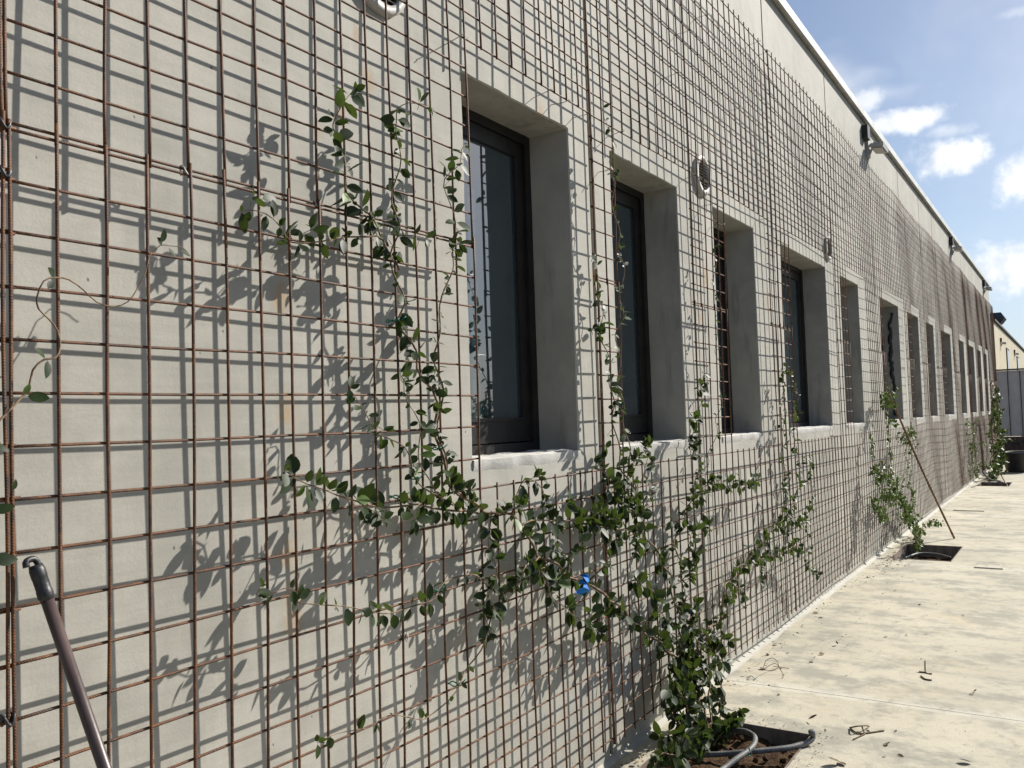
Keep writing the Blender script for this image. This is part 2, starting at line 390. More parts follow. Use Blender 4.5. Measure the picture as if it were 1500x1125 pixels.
# mortar fillet at the foot
m = MB(); vs = []; n = 0
x = -2.6
while x < 25.2:
    h = .026+.018*noise.noise(Vector((x*3, 1, 1))); d = .018+.016*noise.noise(Vector((x*4, 9, 1)))
    vs += [(x, WY+.005, h), (x, WY-d*.45, h*.55), (x, WY-d-.01, .004), (x, WY-d-.01, -.05)]; n += 1; x += .045
m.add(vs, [(i*4+k, i*4+k+1, i*4+k+5, i*4+k+4) for i in range(n-1) for k in range(3)], True)
m.build('mortar_fillet', 'wall', bld)

def window(i, x0, x1):
    fy = WY+.19
    W = MB()
    def rect(m, a, b, c, d, t, y0, y1, tb=None):
        tb = tb or t
        m.box(a, a+t, y0, y1, c, d).box(b-t, b, y0, y1, c, d).box(a+t, b-t, y0, y1, d-t, d).box(a+t, b-t, y0, y1, c, c+tb)
    fr = MB(); rect(fr, x0-.01, x1+.006, SZ-.01, LZ+.012, .05, fy, fy+.075)
    wo = fr.build('window', 'frame', bld)
    tag(wo, 'dark framed %s window counted from the near end' % ORD[i])
    sa = MB(); a, b, c, d = x0+.042, x1-.046, SZ+.045, LZ-.04
    rect(sa, a, b, c, d, .062, fy+.012, fy+.06, .085)
    sa.box(a+.063, b-.063, fy+.004, fy+.02, c+.086, c+.098)
    if x1-x0 > 1.1:
        mx = (a+b)/2; sa.box(mx-.05, mx+.05, fy+.010, fy+.058, c+.099, d-.063)
    sa.build('sash', 'frame', wo)
    MB().box(a+.055, b-.055, fy+.024, fy+.034, c+.08, d-.055).build('pane', 'pane', wo)
    # rough plastered sill
    s = MB(); nx, ny = 30, 8; vs = []
    def hgt(x, y): return SZ+.004+.006*noise.noise(Vector((x*8, y*8, i)))+.003*noise.noise(Vector((x*30, y*30, i)))
    for j in range(ny+1):
        for q in range(nx+1):
            x = x0-.004+(x1-x0+.008)*q/nx; y = WY-.007+(.25)*j/ny
            e = .004*noise.noise(Vector((x*14, 3, i))) if j == 0 else 0
            vs.append((x, y+e, hgt(x, y)-(.006 if j == 0 else 0)))
    s.add(vs, [(j*(nx+1)+q, j*(nx+1)+q+1, (j+1)*(nx+1)+q+1, (j+1)*(nx+1)+q) for j in range(ny) for q in range(nx)], True)
    vs = []
    for q in range(nx+1):
        x = x0-.004+(x1-x0+.008)*q/nx; e = .004*noise.noise(Vector((x*14, 3, i)))
        zb = SZ-.05+.010*noise.noise(Vector((x*9, 7, i)))
        vs += [(x, WY-.007+e, hgt(x, WY-.012)-.006), (x, WY-.006+e*.5, (SZ+zb)/2), (x, WY+.004, zb)]
    s.add(vs, [(q*3+k, q*3+k+1, q*3+k+4, q*3+k+3) for q in range(nx) for k in range(2)], True)
    for q in (0, nx):
        o = q*3; s.add([vs[o], vs[o+1], vs[o+2], (vs[o][0], WY+.02, SZ-.02)], [(0, 1, 2, 3)])
    s.build('sill', 'sill', wo)
    if i == 5:     # black foam squeezed out beside the frame
        f = MB(); pts = [(x1-.006, fy-.10+.05*noise.noise(Vector((z*6, 2, 2)))+.02*random.random(), z) for z in np.arange(SZ+.05, LZ-.05, .03)]
        f.tube(pts, [.012+.016*random.random() for _ in pts], 6); f.build('foam_bead', 'dark', wo)
for i, q in enumerate(WIN): window(i, *q)

# ------------------------------------------------------------------ rusty mesh
def bow(x, z):      # standing off more or less along its run
    far = min(1., max(0., (x-4)/8))
    return .006*math.sin(x*1.9+z*.8) + .005*math.sin(x*.7-z*2.1+1) + far*.008*math.sin(x*3.7+z*1.4)*math.sin(z*1.7+x)
def sag(x, z, k):
    far = min(1., max(0., (x-3)/6))
    return .0025*math.sin(x*2.3+k) + .002*noise.noise(Vector((x*3, z*3, k))) + far*.010*math.sin(x*1.45+z*1.1+.6)
def opens(x, z):
    for i, (a, b) in enumerate(OPEN):
        if a+.03 < x < b-.03 and 1.25 < z < 2.75: return i
    return -1
PB = [-1.25, .8226, 3.2226, 5.9226, 7.7226, 9.7226, 11.6226, 14.3226, 16.4226, 18.4226, 20.4226, 22.0226, 25.1226]
pos_lab = ['left of the dangling tendril', 'beside and round the first window', 'round the second and third windows', 'round the fourth window', 'round the fifth window', 'round the sixth window',
           'round the seventh and eighth windows', 'round the ninth window', 'round the tenth window', 'round the eleventh window', 'round the twelfth window', 'round the last window at the far corner']
def mesh_panel(ci, upper):
    x0, x1 = PB[ci], PB[ci+1]
    z0, z1 = (2.054, 3.954) if upper else (.142, 2.042)
    nm = 'upper' if upper else 'lower'
    root = empty('mesh_panel', ((x0+x1)/2, MY, z0), '%s rusty reinforcing mesh panel %s' % (nm, pos_lab[ci]), 'mesh panel', 'rusty mesh panels on the wall')
    yo = .005 if upper else 0.
    near = x0 < 6
    st = .1 if near else .2
    n = 7 if x0 < 3 else (5 if near else 4)
    xo = .002 if upper else -.002
    # upright wires, each cut where a window is left free
    k0 = round((x0-.8226)/.1); k1 = round((x1-.8226)/.1)
    for k in range(k0, k1+1):
        x = .8226+.1*k + (.008 if k == k1 else 0) + random.uniform(-.0022, .0022)
        zs = [z0-.018+random.uniform(-.006, .004), z1+.02+random.uniform(-.008, .012)]
        segs = [tuple(zs)]
        if opens(x, 2.0) >= 0: segs = [(2.748, zs[1])] if upper else [(zs[0], 1.254)]
        for a, b in segs:
            if b-a < .05: continue
            c = max(3, int((b-a)/st)+1); pts = []
            lean = random.uniform(-.004, .004); kz = random.uniform(a, b); kk = random.choice((0, 0, 0, .006, -.006, .004))
            for i in range(c):
                z = a+(b-a)*i/(c-1)
                pts.append((x+xo+.0025*math.sin(z*2.1+k)+lean*(z-a)+kk*math.exp(-((z-kz)/.25)**2)+.002*noise.noise(Vector((k, z*3, 5))), MY+yo+bow(x, z), z))
            MB().tube(pts, .0037 if near else .0029, n).build('upright_wire', 'rust', root)
    # level wires behind the uprights
    for r in range(20):
        z = z0+.1*r+random.uniform(-.002, .002)
        lo, hi = x0-.015+random.uniform(-.01, .01), x1+.02+random.uniform(-.01, .01)
        cuts = []
        if 1.30 < z < 2.72:
            for a, b in OPEN:
                l = .8226+.1*math.floor((a+.03-.8226)/.1+1e-6); rr = .8226+.1*math.ceil((b-.03-.8226)/.1-1e-6)
                if rr > lo and l < hi: cuts.append((l+.006+random.uniform(0, .008), rr-.006-random.uniform(0, .01)))
        segs = []; cur = lo
        for a, b in cuts:
            if a > cur: segs.append((cur, min(a, hi)))
            cur = max(cur, b)
        if cur < hi: segs.append((cur, hi))
        for a, b in segs:
            if b-a < .03: continue
            c = max(3, int((b-a)/st)+1); pts = []
            for i in range(c):
                x = a+(b-a)*i/(c-1)
                pts.append((x, MY+yo+.0062+bow(x, z), z+sag(x, z, r+ci)))
            MB().tube(pts, .0033 if near else .0028, n).build('level_wire', 'rust', root)
    return root
panels = {}
for ci in range(len(PB)-1):
    for up in (False, True): panels[ci, up] = mesh_panel(ci, up)
def panel_of(x, z):
    ci = max(i for i in range(len(PB)-1) if PB[i] <= x); return panels[ci, z > 2.05]
# wire ties from the mesh back to the wall
ties = [(2.305, 2.754), (2.88, 2.744), (3.02, 2.744), (3.2, 2.744), (3.52, 2.754), (3.42, 2.56), (4.42, 2.754), (4.7, 2.655), (4.82, 2.554), (4.22, 3.25), (4.72, 3.754), (5.72, 2.754), (5.72, 3.954), (5.92, 3.954), (4.42, 3.55), (5.22, 3.354),
        (6.82, 3.954), (6.22, 3.154), (7.82, 3.954), (7.32, 3.254), (8.92, 3.954), (8.42, 3.354), (10.22, 3.954), (9.52, 3.254), (6.3, 2.754), (7.62, 2.754), (9.0, 2.754), (12.0, 3.9), (14, 3.9), (1.02, .342), (5.42, .442), (7.9, .242)]
for x, z in ties:
    q = [(x, MY-.006, z+.004), (x+.001, MY+.02, z-.002), (x-.002, WY+.006, z-.006+random.uniform(-.01, .01))]
    m = MB().tube(smooth_path(q, .02), .0016, 5); m.tube([(x-.007, MY-.008, z-.006), (x, MY-.011, z), (x+.007, MY-.008, z+.007)], .0018, 5)
    m.build('tie_wire', 'tie', panel_of(x, z))
# dark clips that join neighbouring panels
for x, z in ((.825, 1.955), (.825, 2.047), (.825, .945), (1.93, .845), (1.22, 2.048), (1.62, 2.048)):
    m = MB(); a = [(x+.011*math.cos(t), MY+.003+.011*math.sin(t)*.9, z+.010*math.sin(t*2.3)) for t in np.linspace(0, 9, 26)]
    m.tube(a, .0032 if x < .9 else .0018, 6); m.build('clip', 'dark' if x < .9 else 'tie', panel_of(x, z))

# ------------------------------------------------------------------ vents
def vent(x, z, r, label):
    e = empty('air_vent', (x, WY, z), label, 'air vent', 'round air vents in the wall')
    m = MB(); n = 40; prof = [(r, 0), (r, .016), (r*.93, .024), (r*.76, .024), (r*.74, .012), (r*.74, 0)]
    vs = [(x+a*math.cos(2*math.pi*i/n), WY-b-.0005, z+a*math.sin(2*math.pi*i/n)) for i in range(n) for a, b in prof]; k = len(prof)
    m.add(vs, [(i*k+j, i*k+j+1, ((i+1) % n)*k+j+1, ((i+1) % n)*k+j) for i in range(n) for j in range(k-1)], True)
    m.build('rim', 'white', e)
    MB().add([(x+r*.75*math.cos(2*math.pi*i/n), WY-.001, z+r*.75*math.sin(2*math.pi*i/n)) for i in range(n)], [tuple(range(n))]).build('backing', 'seal', e)
    zz = -r*.66
    while zz < r*.7:
        hw = math.sqrt(max(0, (r*.75)**2-zz*zz))
        if hw > .01:
            mt = Matrix.Translation((x, WY-.011, z+zz)) @ Matrix.Rotation(R(38), 4, 'X')
            MB().obox(mt, hw, .0085, .0014).build('louvre', 'white', e)
        zz += .0165
vent(1.975, 2.84, .122, 'white round vent left of the nearest window, cut by the top edge')
vent(4.70, 2.825, .115, 'white round vent above and between the second and third windows')
vent(7.70, 2.86, .105, 'small white round vent above the gap after the fourth window')

# ------------------------------------------------------------------ floodlights
def flood(x, z, label, grp='floodlights under the coping', y=WY, s=1.0):
    e = empty('floodlight', (x, y, z), label, 'floodlight', grp)
    MB().box(x-.05*s, x+.05*s, y-.03, y-.0005, z-.10*s, z+.14*s).build('wall_plate', 'grey', e)
    m = MB().tube([(x, y-.02, z+.02), (x, y-.06*s, z+.03*s), (x+.04, y-.10*s, z+.01*s)], .017*s, 8); m.build('arm', 'grey', e)
    m = MB().tube([(x, y-.025, z-.09*s), (x, y-.07*s, z+.02*s)], .010*s, 6); m.build('brace', 'grey', e)
    mt = Matrix.Translation((x+.08, y-.115*s, z+.0*s)) @ Matrix.Rotation(R(9), 4, 'X')
    h = MB().obox(mt, .15*s, .065*s, .018*s).build('lamp_head', 'grey', e)
    MB().obox(mt @ Matrix.Translation((0, 0, -.026*s)), .13*s, .05*s, .003*s).build('lens', 'white', h)
    for q in (-.09, -.03, .03, .09): MB().obox(mt @ Matrix.Translation((q*s, 0, .034*s)), .006*s, .05*s, .010*s).build('cooling_fin', 'grey', h)
    MB().box(x-.22*s, x-.09*s, y-.06*s, y-.0006, z+.05*s, z+.19*s).build('dark_box', 'dark', e)  # small dark box on the wall beside the bracket
flood(9.72, 4.24, 'nearest grey floodlight on a bracket under the coping')
flood(17.15, 4.27, 'middle floodlight under the coping above the tenth window')
flood(23.6, 4.27, 'farthest floodlight near the far corner of the building')

# ------------------------------------------------------------------ far end: gate, second building
g2 = empty('sheet_metal_gate', (32, 1, 0), 'grey sheet metal fence of upright panels at the far end', 'fence')
y = 2.14; i = 0
while y > -7:
    MB().box(31.96+.012*(i % 2), 32.0+.012*(i % 2), y-.352, y, .46, 2.56).build('sheet_panel', 'gate', g2)
    MB().box(31.935, 31.958, y-.011, y+.011, .46, 2.55).build('rib', 'seal', g2); y -= .342; i += 1
MB().box(31.9, 32.1, -7, 2.16, 2.575, 2.62).build('top_rail', 'seal', g2)
for yy in (2.05, .6, -.9, -2.4, -3.9, -5.4): MB().box(32.03, 32.1, yy-.03, yy+.03, .4, 2.565).build('fence_post', 'seal', g2)
lw = MB()
for r in range(6):
    y = 2.16 - (r % 2)*.12
    while y > -7:
        lw.box(31.92+random.uniform(0, .01), 32.12, y-.235, y, .005+r*.074, .072+r*.074); y -= .243
lw.build('low_wall', 'brick'); tag(bpy.data.objects['low_wall'], 'dark brown low masonry wall under the far fence', 'wall')
b2 = empty('beige_building', (45, 2.2, 0), 'beige clad building with upright seams beyond the fence', 'building')
x = 33.2
while x < 75:
    MB().box(x, x+2.36, 2.2, 2.5, 0, 4.30).build('cladding_panel', 'beige', b2); x += 2.4
MB().box(33.1, 75, 2.13, 6, 4.31, 4.38).build('roof_edge', 'seal', b2)
MB().box(33.15, 75, 2.51, 6, 0, 4.30).build('inner_core', 'seal', b2)
for q in (39.0, 46.2):
    wn = MB().box(q, q+1.5, 2.17, 2.199, 2.35, 3.72).build('window', 'frame', b2); MB().box(q+.08, q+1.42, 2.16, 2.169, 2.43, 3.64).build('pane', 'pane', wn)
flood(36.2, 3.72, 'thin floodlight arm on the beige building nearest the corner', 'floodlights on the beige building', 2.2, 1.0)
flood(44.5, 3.72, 'thin floodlight arm on the beige building at the right edge', 'floodlights on the beige building', 2.2, 1.0)
hd = empty('roof_cowl', (38, 2.6, 4.3), 'dark slate cowl standing on the beige roof', 'roof cowl')
MB().box(37.8, 38.5, 2.30, 2.72, 4.38, 4.62).build('shaft', 'gate', hd)
m = MB(); vs = [(37.7, 2.24, 4.60), (38.6, 2.24, 4.60), (38.6, 2.78, 4.60), (37.7, 2.78, 4.60), (37.55, 2.10, 4.80), (38.75, 2.10, 4.80), (38.75, 2.92, 4.80), (37.55, 2.92, 4.80),
                (37.65, 2.22, 5.0), (38.65, 2.22, 5.0), (38.65, 2.85, 5.0), (37.65, 2.85, 5.0)]
m.add(vs, [(0, 3, 2, 1)] + [(a+i, a+(i+1) % 4, a+4+(i+1) % 4, a+4+i) for a in (0, 4) for i in range(4)] + [(8, 9, 10, 11)]).build('hood', 'slate', hd)

# ------------------------------------------------------------------ planting pits
SOIL = -.055
def pit(i, q, label):
    x0, x1, y0, y1 = q
    e = empty('planting_pit', ((x0+x1)/2, (y0+y1)/2, SOIL), label, 'planting pit', 'planting pits cut in the paving')
    m = MB(); nx, ny = 44, 26; vs = []
    for b in range(ny+1):
        for a in range(nx+1):
            x = x0+.004+(x1-x0-.008)*a/nx; y = y0+.004+(y1-y0-.008)*b/ny
            h = .022*noise.noise(Vector((x*7, y*7, i)))+.014*noise.noise(Vector((x*21, y*21, i)))+.008*noise.noise(Vector((x*55, y*55, i)))
            dx = min(x-x0, x1-x, y-y0, y1-y)
            vs.append((x, y, SOIL+(0 if i == 0 else -.07)+h+.03*math.exp(-((x-(x0+x1)/2)**2+(y-1.45)**2)/.04)))
    m.add(vs, [(b*(nx+1)+a, b*(nx+1)+a+1, (b+1)*(nx+1)+a+1, (b+1)*(nx+1)+a) for b in range(ny) for a in range(nx)], True)
    m.build('soil', 'soil', e)
    t = .006
    for bx in ((x0+.0005, x0+t, y0+.001, y1-.001), (x1-t, x1-.0005, y0+.001, y1-.001), (x0+t, x1-t, y0+.0005, y0+t), (x0+t, x1-t, y1-t, y1-.0005)):
        MB().box(bx[0], bx[1], bx[2], bx[3], -.28, .004).build('edging', 'post', e)
    cr = MB()
    for _ in range(90 if i == 0 else 30):
        x, y = random.uniform(x0+.03, x1-.03), random.uniform(y0+.03, y1-.03); s = random.uniform(.004, .014)
        mt = Matrix.Translation((x, y, SOIL+(0 if i == 0 else -.07)+s*.9+.006)) @ Matrix.Rotation(random.uniform(0, 3), 4, Vector((random.random(), random.random(), random.random()+.1)).normalized())
        cr.obox(mt, s, s*.8, s*.6)
    o = cr.build('soil_clods', 'soil', e); o['kind'] = 'stuff'
pit(0, pits[0], 'square soil pit at the foot of the nearest climber'); pit(1, pits[1], 'dark soil pit beside the leaning wooden stick'); pit(2, pits[2], 'small soil pit far along the wall')

# ------------------------------------------------------------------ climbers
def leaf_mesh(k):
    rnd = random.Random(40+k); n = 5; vs = []; fs = []
    wmax = rnd.uniform(.54, .74)/2; curl = rnd.uniform(-.25, .5); fold = rnd.uniform(.12, .38); tw = rnd.uniform(-.5, .5)
    for i in range(n+1):
        t = i/n; wd = wmax*math.sin(math.pi*min(1, t*.93+.045))**.72*(1-.30*t*t) if i < n else .004
        if i == 0: wd = .02
        yy = t; zz = -curl*t*t*.45; a = tw*t*.5
        for s in (-1, 0, 1):
            x = s*wd; z = zz+abs(s)*wd*fold
            vs.append((x*math.cos(a)-(z-zz)*math.sin(a), yy+.14, zz+x*math.sin(a)+(z-zz)*math.cos(a)))
    for i in range(n):
        for s in range(2):
            o = i*3+s; fs.append((o, o+1, o+4, o+3))
    vs += [(-.012, 0, -.01), (.012, 0, -.01), (.012, .16, .0), (-.012, .16, .0)]; q = len(vs); fs.append((q-4, q-3, q-2, q-1))
    return vs, fs
LEAF = [leaf_mesh(k) for k in range(7)]
def leaf_data(name, mname):
    out_ = []
    for vs, fs in LEAF:
        me = bpy.data.meshes.new(name); me.from_pydata(vs, [], fs); me.polygons.foreach_set('use_smooth', [True]*len(fs)); me.materials.append(M[mname]); me.update(); out_.append(me)
    return out_
def leaf_matrix(pos, d, nrm, size):
    d = d.normalized(); x = d.cross(nrm)
    x = x.normalized() if x.length > 1e-4 else d.orthogonal().normalized()
    z = x.cross(d)
    return Matrix(((x.x*size, d.x*size, z.x*size, pos.x), (x.y*size, d.y*size, z.y*size, pos.y), (x.z*size, d.z*size, z.z*size, pos.z), (0, 0, 0, 1)))
rv = lambda s=1.: Vector((random.uniform(-s, s), random.uniform(-s, s), random.uniform(-s, s)))
LS = .96
class Plant:
    def __init__(s): s.stems = []; s.leaves = []
    def leaf(s, pos, t, size):
        side = t.cross(Vector((0, 1, 0)))
        side = side.normalized() if side.length > .05 else Vector((1, 0, 0))
        sg = random.choice((-1, 1))
        d = side*sg*random.uniform(.4, 1) + Vector((0, -1, 0))*random.uniform(-.35, .65) + Vector((0, 0, -1))*random.uniform(-.2, .75) + t*random.uniform(-.2, .6)
        nrm = Vector((.25, -.7, .6)) + rv(1.0)
        size *= LS*random.choice((.55, .8, 1., 1., 1.1))
        s.leaves.append((leaf_matrix(pos, d, nrm, size), size))
    SF = .72
    def stem(s, pts, r0=.0035, r1=.0015, gap=.045, size=(.036, .054), shoots=0, slen=(.06, .18), wob=.006, leaf_from=0., weave=.012):
        shoots *= s.SF; r0 *= 1.15; path = smooth_path(pts, .025); ph = random.uniform(0, 6)
        L = 0; acc = []; n = len(path)
        for i, q in enumerate(path):
            if i: L += (path[i]-path[i-1]).length
            acc.append(L)
            fade = min(1, i/4)*min(1, (n-1-i)/2+.2)
            q += Vector((wob*math.sin(L*23+ph), weave*math.sin(L*31+ph*2), wob*math.cos(L*19+ph)))*fade
        rad = [r0+(r1-r0)*a/max(L, 1e-6) for a in acc]
        s.stems.append((path, rad))
        nxt = leaf_from*L + random.uniform(0, gap)
        nsh = leaf_from*L + random.uniform(.2, 1)/max(shoots, .01)
        for i in range(n):
            t = (path[min(i+1, n-1)]-path[max(i-1, 0)])
            t = t.normalized() if t.length > 1e-6 else Vector((0, 0, 1))
            while gap > 0 and acc[i] >= nxt:
                s.leaf(path[i], t, random.uniform(*size))
                if random.random() < .8: s.leaf(path[i], t, random.uniform(*size))
                nxt += gap*random.uniform(.35, .95)
            while shoots and acc[i] >= nsh:
                l = random.uniform(*slen)
                d = (t*random.uniform(.1, .8) + Vector((random.uniform(-1, 1), -random.uniform(-.12, .42), random.uniform(-.5, 1.0)))).normalized()
                q0 = path[i]; q1 = q0+d*l*.5+rv(.01); q2 = q0+d*l+Vector((0, 0, -.12*l))+rv(.02)
                s.stem([q0, q1, q2], r1*1.0, .0009, random.uniform(.022, .036), size, 0, wob=.003, leaf_from=.15, weave=.003)
                nsh += random.uniform(.5, 1.5)/shoots
        if gap > 0:
            t = (path[-1]-path[-3]).normalized()
            for _ in range(2): s.leaf(path[-1], (t+rv(.5)).normalized(), random.uniform(*size)*.75)
    def build(s, name, loc, label, cat, mname='leaf', single=0, grp=None, stem_sides=6):
        e = empty(name, loc, label, cat, grp)
        m = MB()
        for path, rad in s.stems: m.tube(path, rad, stem_sides)
        m.build('stems', 'stem', e)
        key = lambda q: -q[1]/((q[0].translation-EYE).dot(F_))
        ls = sorted(s.leaves, key=key)
        data = leaf_data('leaf', mname); fresh = leaf_data('leaf', 'young')
        for mt, sz in ls[:single]:
            o = bpy.data.objects.new('leaf', random.choice(data if random.random() > .07 else fresh)); C.objects.link(o); o.parent = e
            o.matrix_parent_inverse = Matrix.Translation(-Vector(loc)); o.matrix_basis = mt
        rest = ls[single:]
        if rest:
            mb = MB()
            for mt, sz in rest:
                vs, fs = random.choice(LEAF); mb.add([mt @ Vector(v) for v in vs], fs, True)
            o = mb.build('foliage', mname, e); o['kind'] = 'stuff'
        return e
def px(lst, y0, y1=None):
    y1 = y0 if y1 is None else y1; n = len(lst)
    ys = [q[2] if len(q) > 2 else y0+(y1-y0)*i/max(1, n-1) for i, q in enumerate(lst)]
    ys = [v if v < 1.5 else max(v, 1.646-(1.655-v)*.35) for v in ys]        # runners lie against the mesh
    return [P(q[0], q[1], v) for q, v in zip(lst, ys)]
random.seed(21)
A = Plant(); Yv = 1.625
LS = .95
root = [(1040, 1092, 1.44), (1028, 1040, 1.47), (1012, 985, 1.53)]
big = (.040, .060)
# long main runner: up through the middle, then along beside the first window
A.stem(px(root + [(980, 955), (936, 918), (906, 888), (872, 862), (840, 845), (803, 823), (783, 805), (763, 770), (740, 752), (700, 744), (664, 712)], 1.58, Yv), .006, .004, .05, big, 5, (.07, .2), leaf_from=.12)
A.stem(px([(700, 744), (664, 712), (648, 690), (643, 655), (637, 588), (627, 562), (610, 542), (607, 515), (597, 488), (583, 468), (588, 445), (580, 415), (578, 375), (580, 330), (577, 295), (584, 250), (583, 205), (580, 160)], 1.63, 1.60), .0042, .0014, .030, (.034, .052), 3.0, (.04, .10))
A.stem(px([(578, 385), (560, 352), (535, 350), (505, 345), (470, 352), (430, 356), (405, 335), (388, 315), (370, 306), (355, 310)], 1.61, 1.585), .0026, .0011, .034, (.030, .046), 5, (.04, .09))
A.stem(px([(585, 395), (560, 345), (527, 308), (508, 268), (503, 239), (500, 220), (500, 207), (490, 189), (490, 176), (501, 151), (518, 133)], 1.615, 1.57), .0028, .0012, .030, (.036, .056), 1.2, (.03, .06))
A.stem(px([(655, 700), (645, 620), (643, 560), (640, 500), (647, 448), (657, 408), (667, 375), (663, 340), (660, 300), (656, 262), (672, 230), (681, 212)], 1.625, 1.60), .003, .0012, .045, (.034, .050), .6, (.03, .06))
A.stem(px([(700, 752), (660, 745), (620, 742), (580, 742), (545, 738), (510, 734), (483, 722), (447, 706), (420, 690)], 1.61, 1.60), .0035, .0013, .026, (.036, .056), 6, (.04, .12))
A.stem(px([(664, 740), (640, 725), (623, 712), (603, 685), (587, 658), (573, 642), (550, 625), (533, 608), (520, 582), (513, 570)], 1.62, 1.60), .0026, .0011, .05, (.03, .044), 2.0, (.03, .07))
A.stem(px([(640, 730), (625, 690), (614, 655), (608, 620), (600, 590), (592, 560)], 1.61, 1.60), .002, .0011, .036, (.034, .05), 2, (.03, .07))
A.stem(px([(803, 823), (765, 852), (733, 868), (705, 850), (680, 842), (657, 850), (640, 868), (623, 883), (597, 895), (567, 896), (533, 893), (500, 890), (467, 887), (437, 880), (430, 864), (413, 860), (393, 876), (383, 873), (387, 861)], 1.615, 1.60), .003, .001, .060, (.030, .048), 2.0, (.03, .09))
A.stem(px([(790, 815), (762, 838), (743, 860), (722, 905), (707, 937), (690, 977), (673, 1000), (657, 1023), (633, 1047), (607, 1055), (580, 1050), (553, 1057), (520, 1067), (500, 1076), (465, 1088)], 1.61, 1.61), .0026, .001, .10, (.024, .038), 0)
A.stem(px([(740, 752), (760, 720), (775, 700), (790, 712), (800, 740), (815, 775)], 1.62, 1.60), .002, .001, .035, (.034, .05), 3, (.05, .1))
A.stem(px([(720, 748), (716, 790), (725, 830), (716, 870), (712, 900), (716, 930)], 1.61, 1.60), .0022, .001, .03, (.036, .056), 5, (.04, .12))
A.stem(px([(783, 805), (800, 860), (830, 890), (850, 910), (880, 925)], 1.61, 1.60), .0025, .001, .026, big, 7, (.05, .14))
A.stem(px([(763, 770), (800, 760), (840, 765), (880, 745), (905, 715)], 1.6, 1.60), .0025, .001, .026, big, 6, (.05, .15))
# rising bundle to the right of the first window
A.stem(px(root + [(998, 922), (990, 892), (984, 852), (968, 820), (946, 784), (938, 758), (920, 706), (905, 660), (900, 620), (897, 585), (893, 545), (884, 505), (880, 470), (877, 430), (870, 375)], 1.56, 1.61), .0052, .0013, .034, (.036, .054), 3.4, (.05, .14), leaf_from=.08)
A.stem(px([(946, 790), (930, 735), (925, 690), (918, 640), (912, 600), (906, 545), (905, 500), (910, 455), (912, 400), (906, 345), (899, 290), (897, 235), (893, 200), (884, 158)], 1.60, 1.60), .0026, .001, .07, (.03, .044), .8, (.04, .08))
for q in ([(938, 760), (950, 720), (945, 680), (950, 650)], [(938, 760), (905, 735), (885, 700), (878, 672)], [(930, 740), (915, 700), (935, 672)], [(946, 790), (900, 770), (870, 735)]):
    A.stem(px(q, 1.60, 1.575), .0022, .001, .024, (.040, .060), 7, (.05, .13))
A.stem(px(root + [(1005, 915), (1000, 850), (990, 800), (1005, 755), (1018, 715), (1022, 680), (1012, 640), (1022, 600), (1030, 560)], 1.55, 1.60), .0045, .0012, .032, (.038, .056), 4.6, (.05, .16), leaf_from=.08)
A.stem(px([(1010, 740), (1040, 710), (1070, 705), (1095, 715), (1110, 700)], 1.60, 1.58), .002, .001, .04, (.036, .052), 4, (.05, .12))
A.stem(px([(1018, 715), (1040, 665), (1050, 620), (1057, 560), (1048, 500), (1052, 450), (1046, 400), (1050, 360)], 1.61, 1.61), .0018, .0009, .10, (.024, .036), .8, (.03, .06))
A.stem(px(root + [(1030, 930), (1048, 916), (1060, 892), (1058, 870), (1072, 846), (1094, 820), (1116, 796), (1136, 768), (1148, 754), (1152, 715), (1146, 670), (1150, 625), (1148, 590), (1146, 560)], 1.52, 1.60), .0055, .0013, .045, (.036, .054), 3.8, (.05, .16), leaf_from=.25)
A.stem(px([(1136, 768), (1160, 740), (1172, 700), (1165, 660), (1160, 620), (1168, 585), (1162, 560)], 1.60, 1.59), .002, .001, .04, (.034, .05), 4.5, (.05, .16))
A.stem(px([(1094, 820), (1140, 812), (1165, 800), (1180, 825), (1190, 838)], 1.585, 1.56), .002, .001, .035, (.036, .05), 5, (.05, .14))
A.stem(px([(1148, 754), (1175, 765), (1190, 735), (1185, 700), (1190, 665)], 1.59, 1.57), .002, .001, .05, (.034, .048), 3, (.05, .12))
A.stem(px([(1058, 880), (1075, 875), (1082, 860), (1090, 890)], 1.57, 1.54), .002, .001, .04, (.036, .05), 4, (.04, .09))
# thick leafy foot of the plant
LS = 1.0
for q in ([(1040, 1090, 1.44), (1060, 1040, 1.44), (1052, 985, 1.47), (1035, 930, 1.52)], [(1030, 1092, 1.42), (990, 1050, 1.44), (985, 1010, 1.5), (1000, 960, 1.55)], [(1045, 1092, 1.42), (1075, 1055, 1.40), (1082, 1040, 1.38)],
          [(1035, 1094, 1.42), (1015, 1060, 1.40), (1000, 1025, 1.42), (1010, 980, 1.5)], [(1035, 1092, 1.44), (1040, 1010, 1.47), (1022, 950, 1.52), (1015, 890, 1.56)], [(1030, 1095, 1.40), (985, 1075, 1.40), (965, 1082, 1.42)],
          [(1010, 1100, 1.38), (975, 1105, 1.36), (958, 1112, 1.40)]):
    A.stem(px(q, 1.5), .0042, .0016, .020, (.042, .064), 11, (.05, .15))
A.stem(px([(1012, 985, 1.53), (985, 930), (965, 890), (950, 860), (925, 850)], 1.57, 1.59), .003, .001, .028, big, 5, (.05, .14))
A.stem(px([(1000, 850), (1020, 820), (1012, 790), (1030, 770)], 1.58, 1.57), .002, .001, .028, big, 6, (.05, .12))
pa = A.build('climbing_plant', P(1040, 1092, 1.44), 'large dark green climber spreading over the mesh from the nearest pit', 'climbing plant', 'leaf', 300)
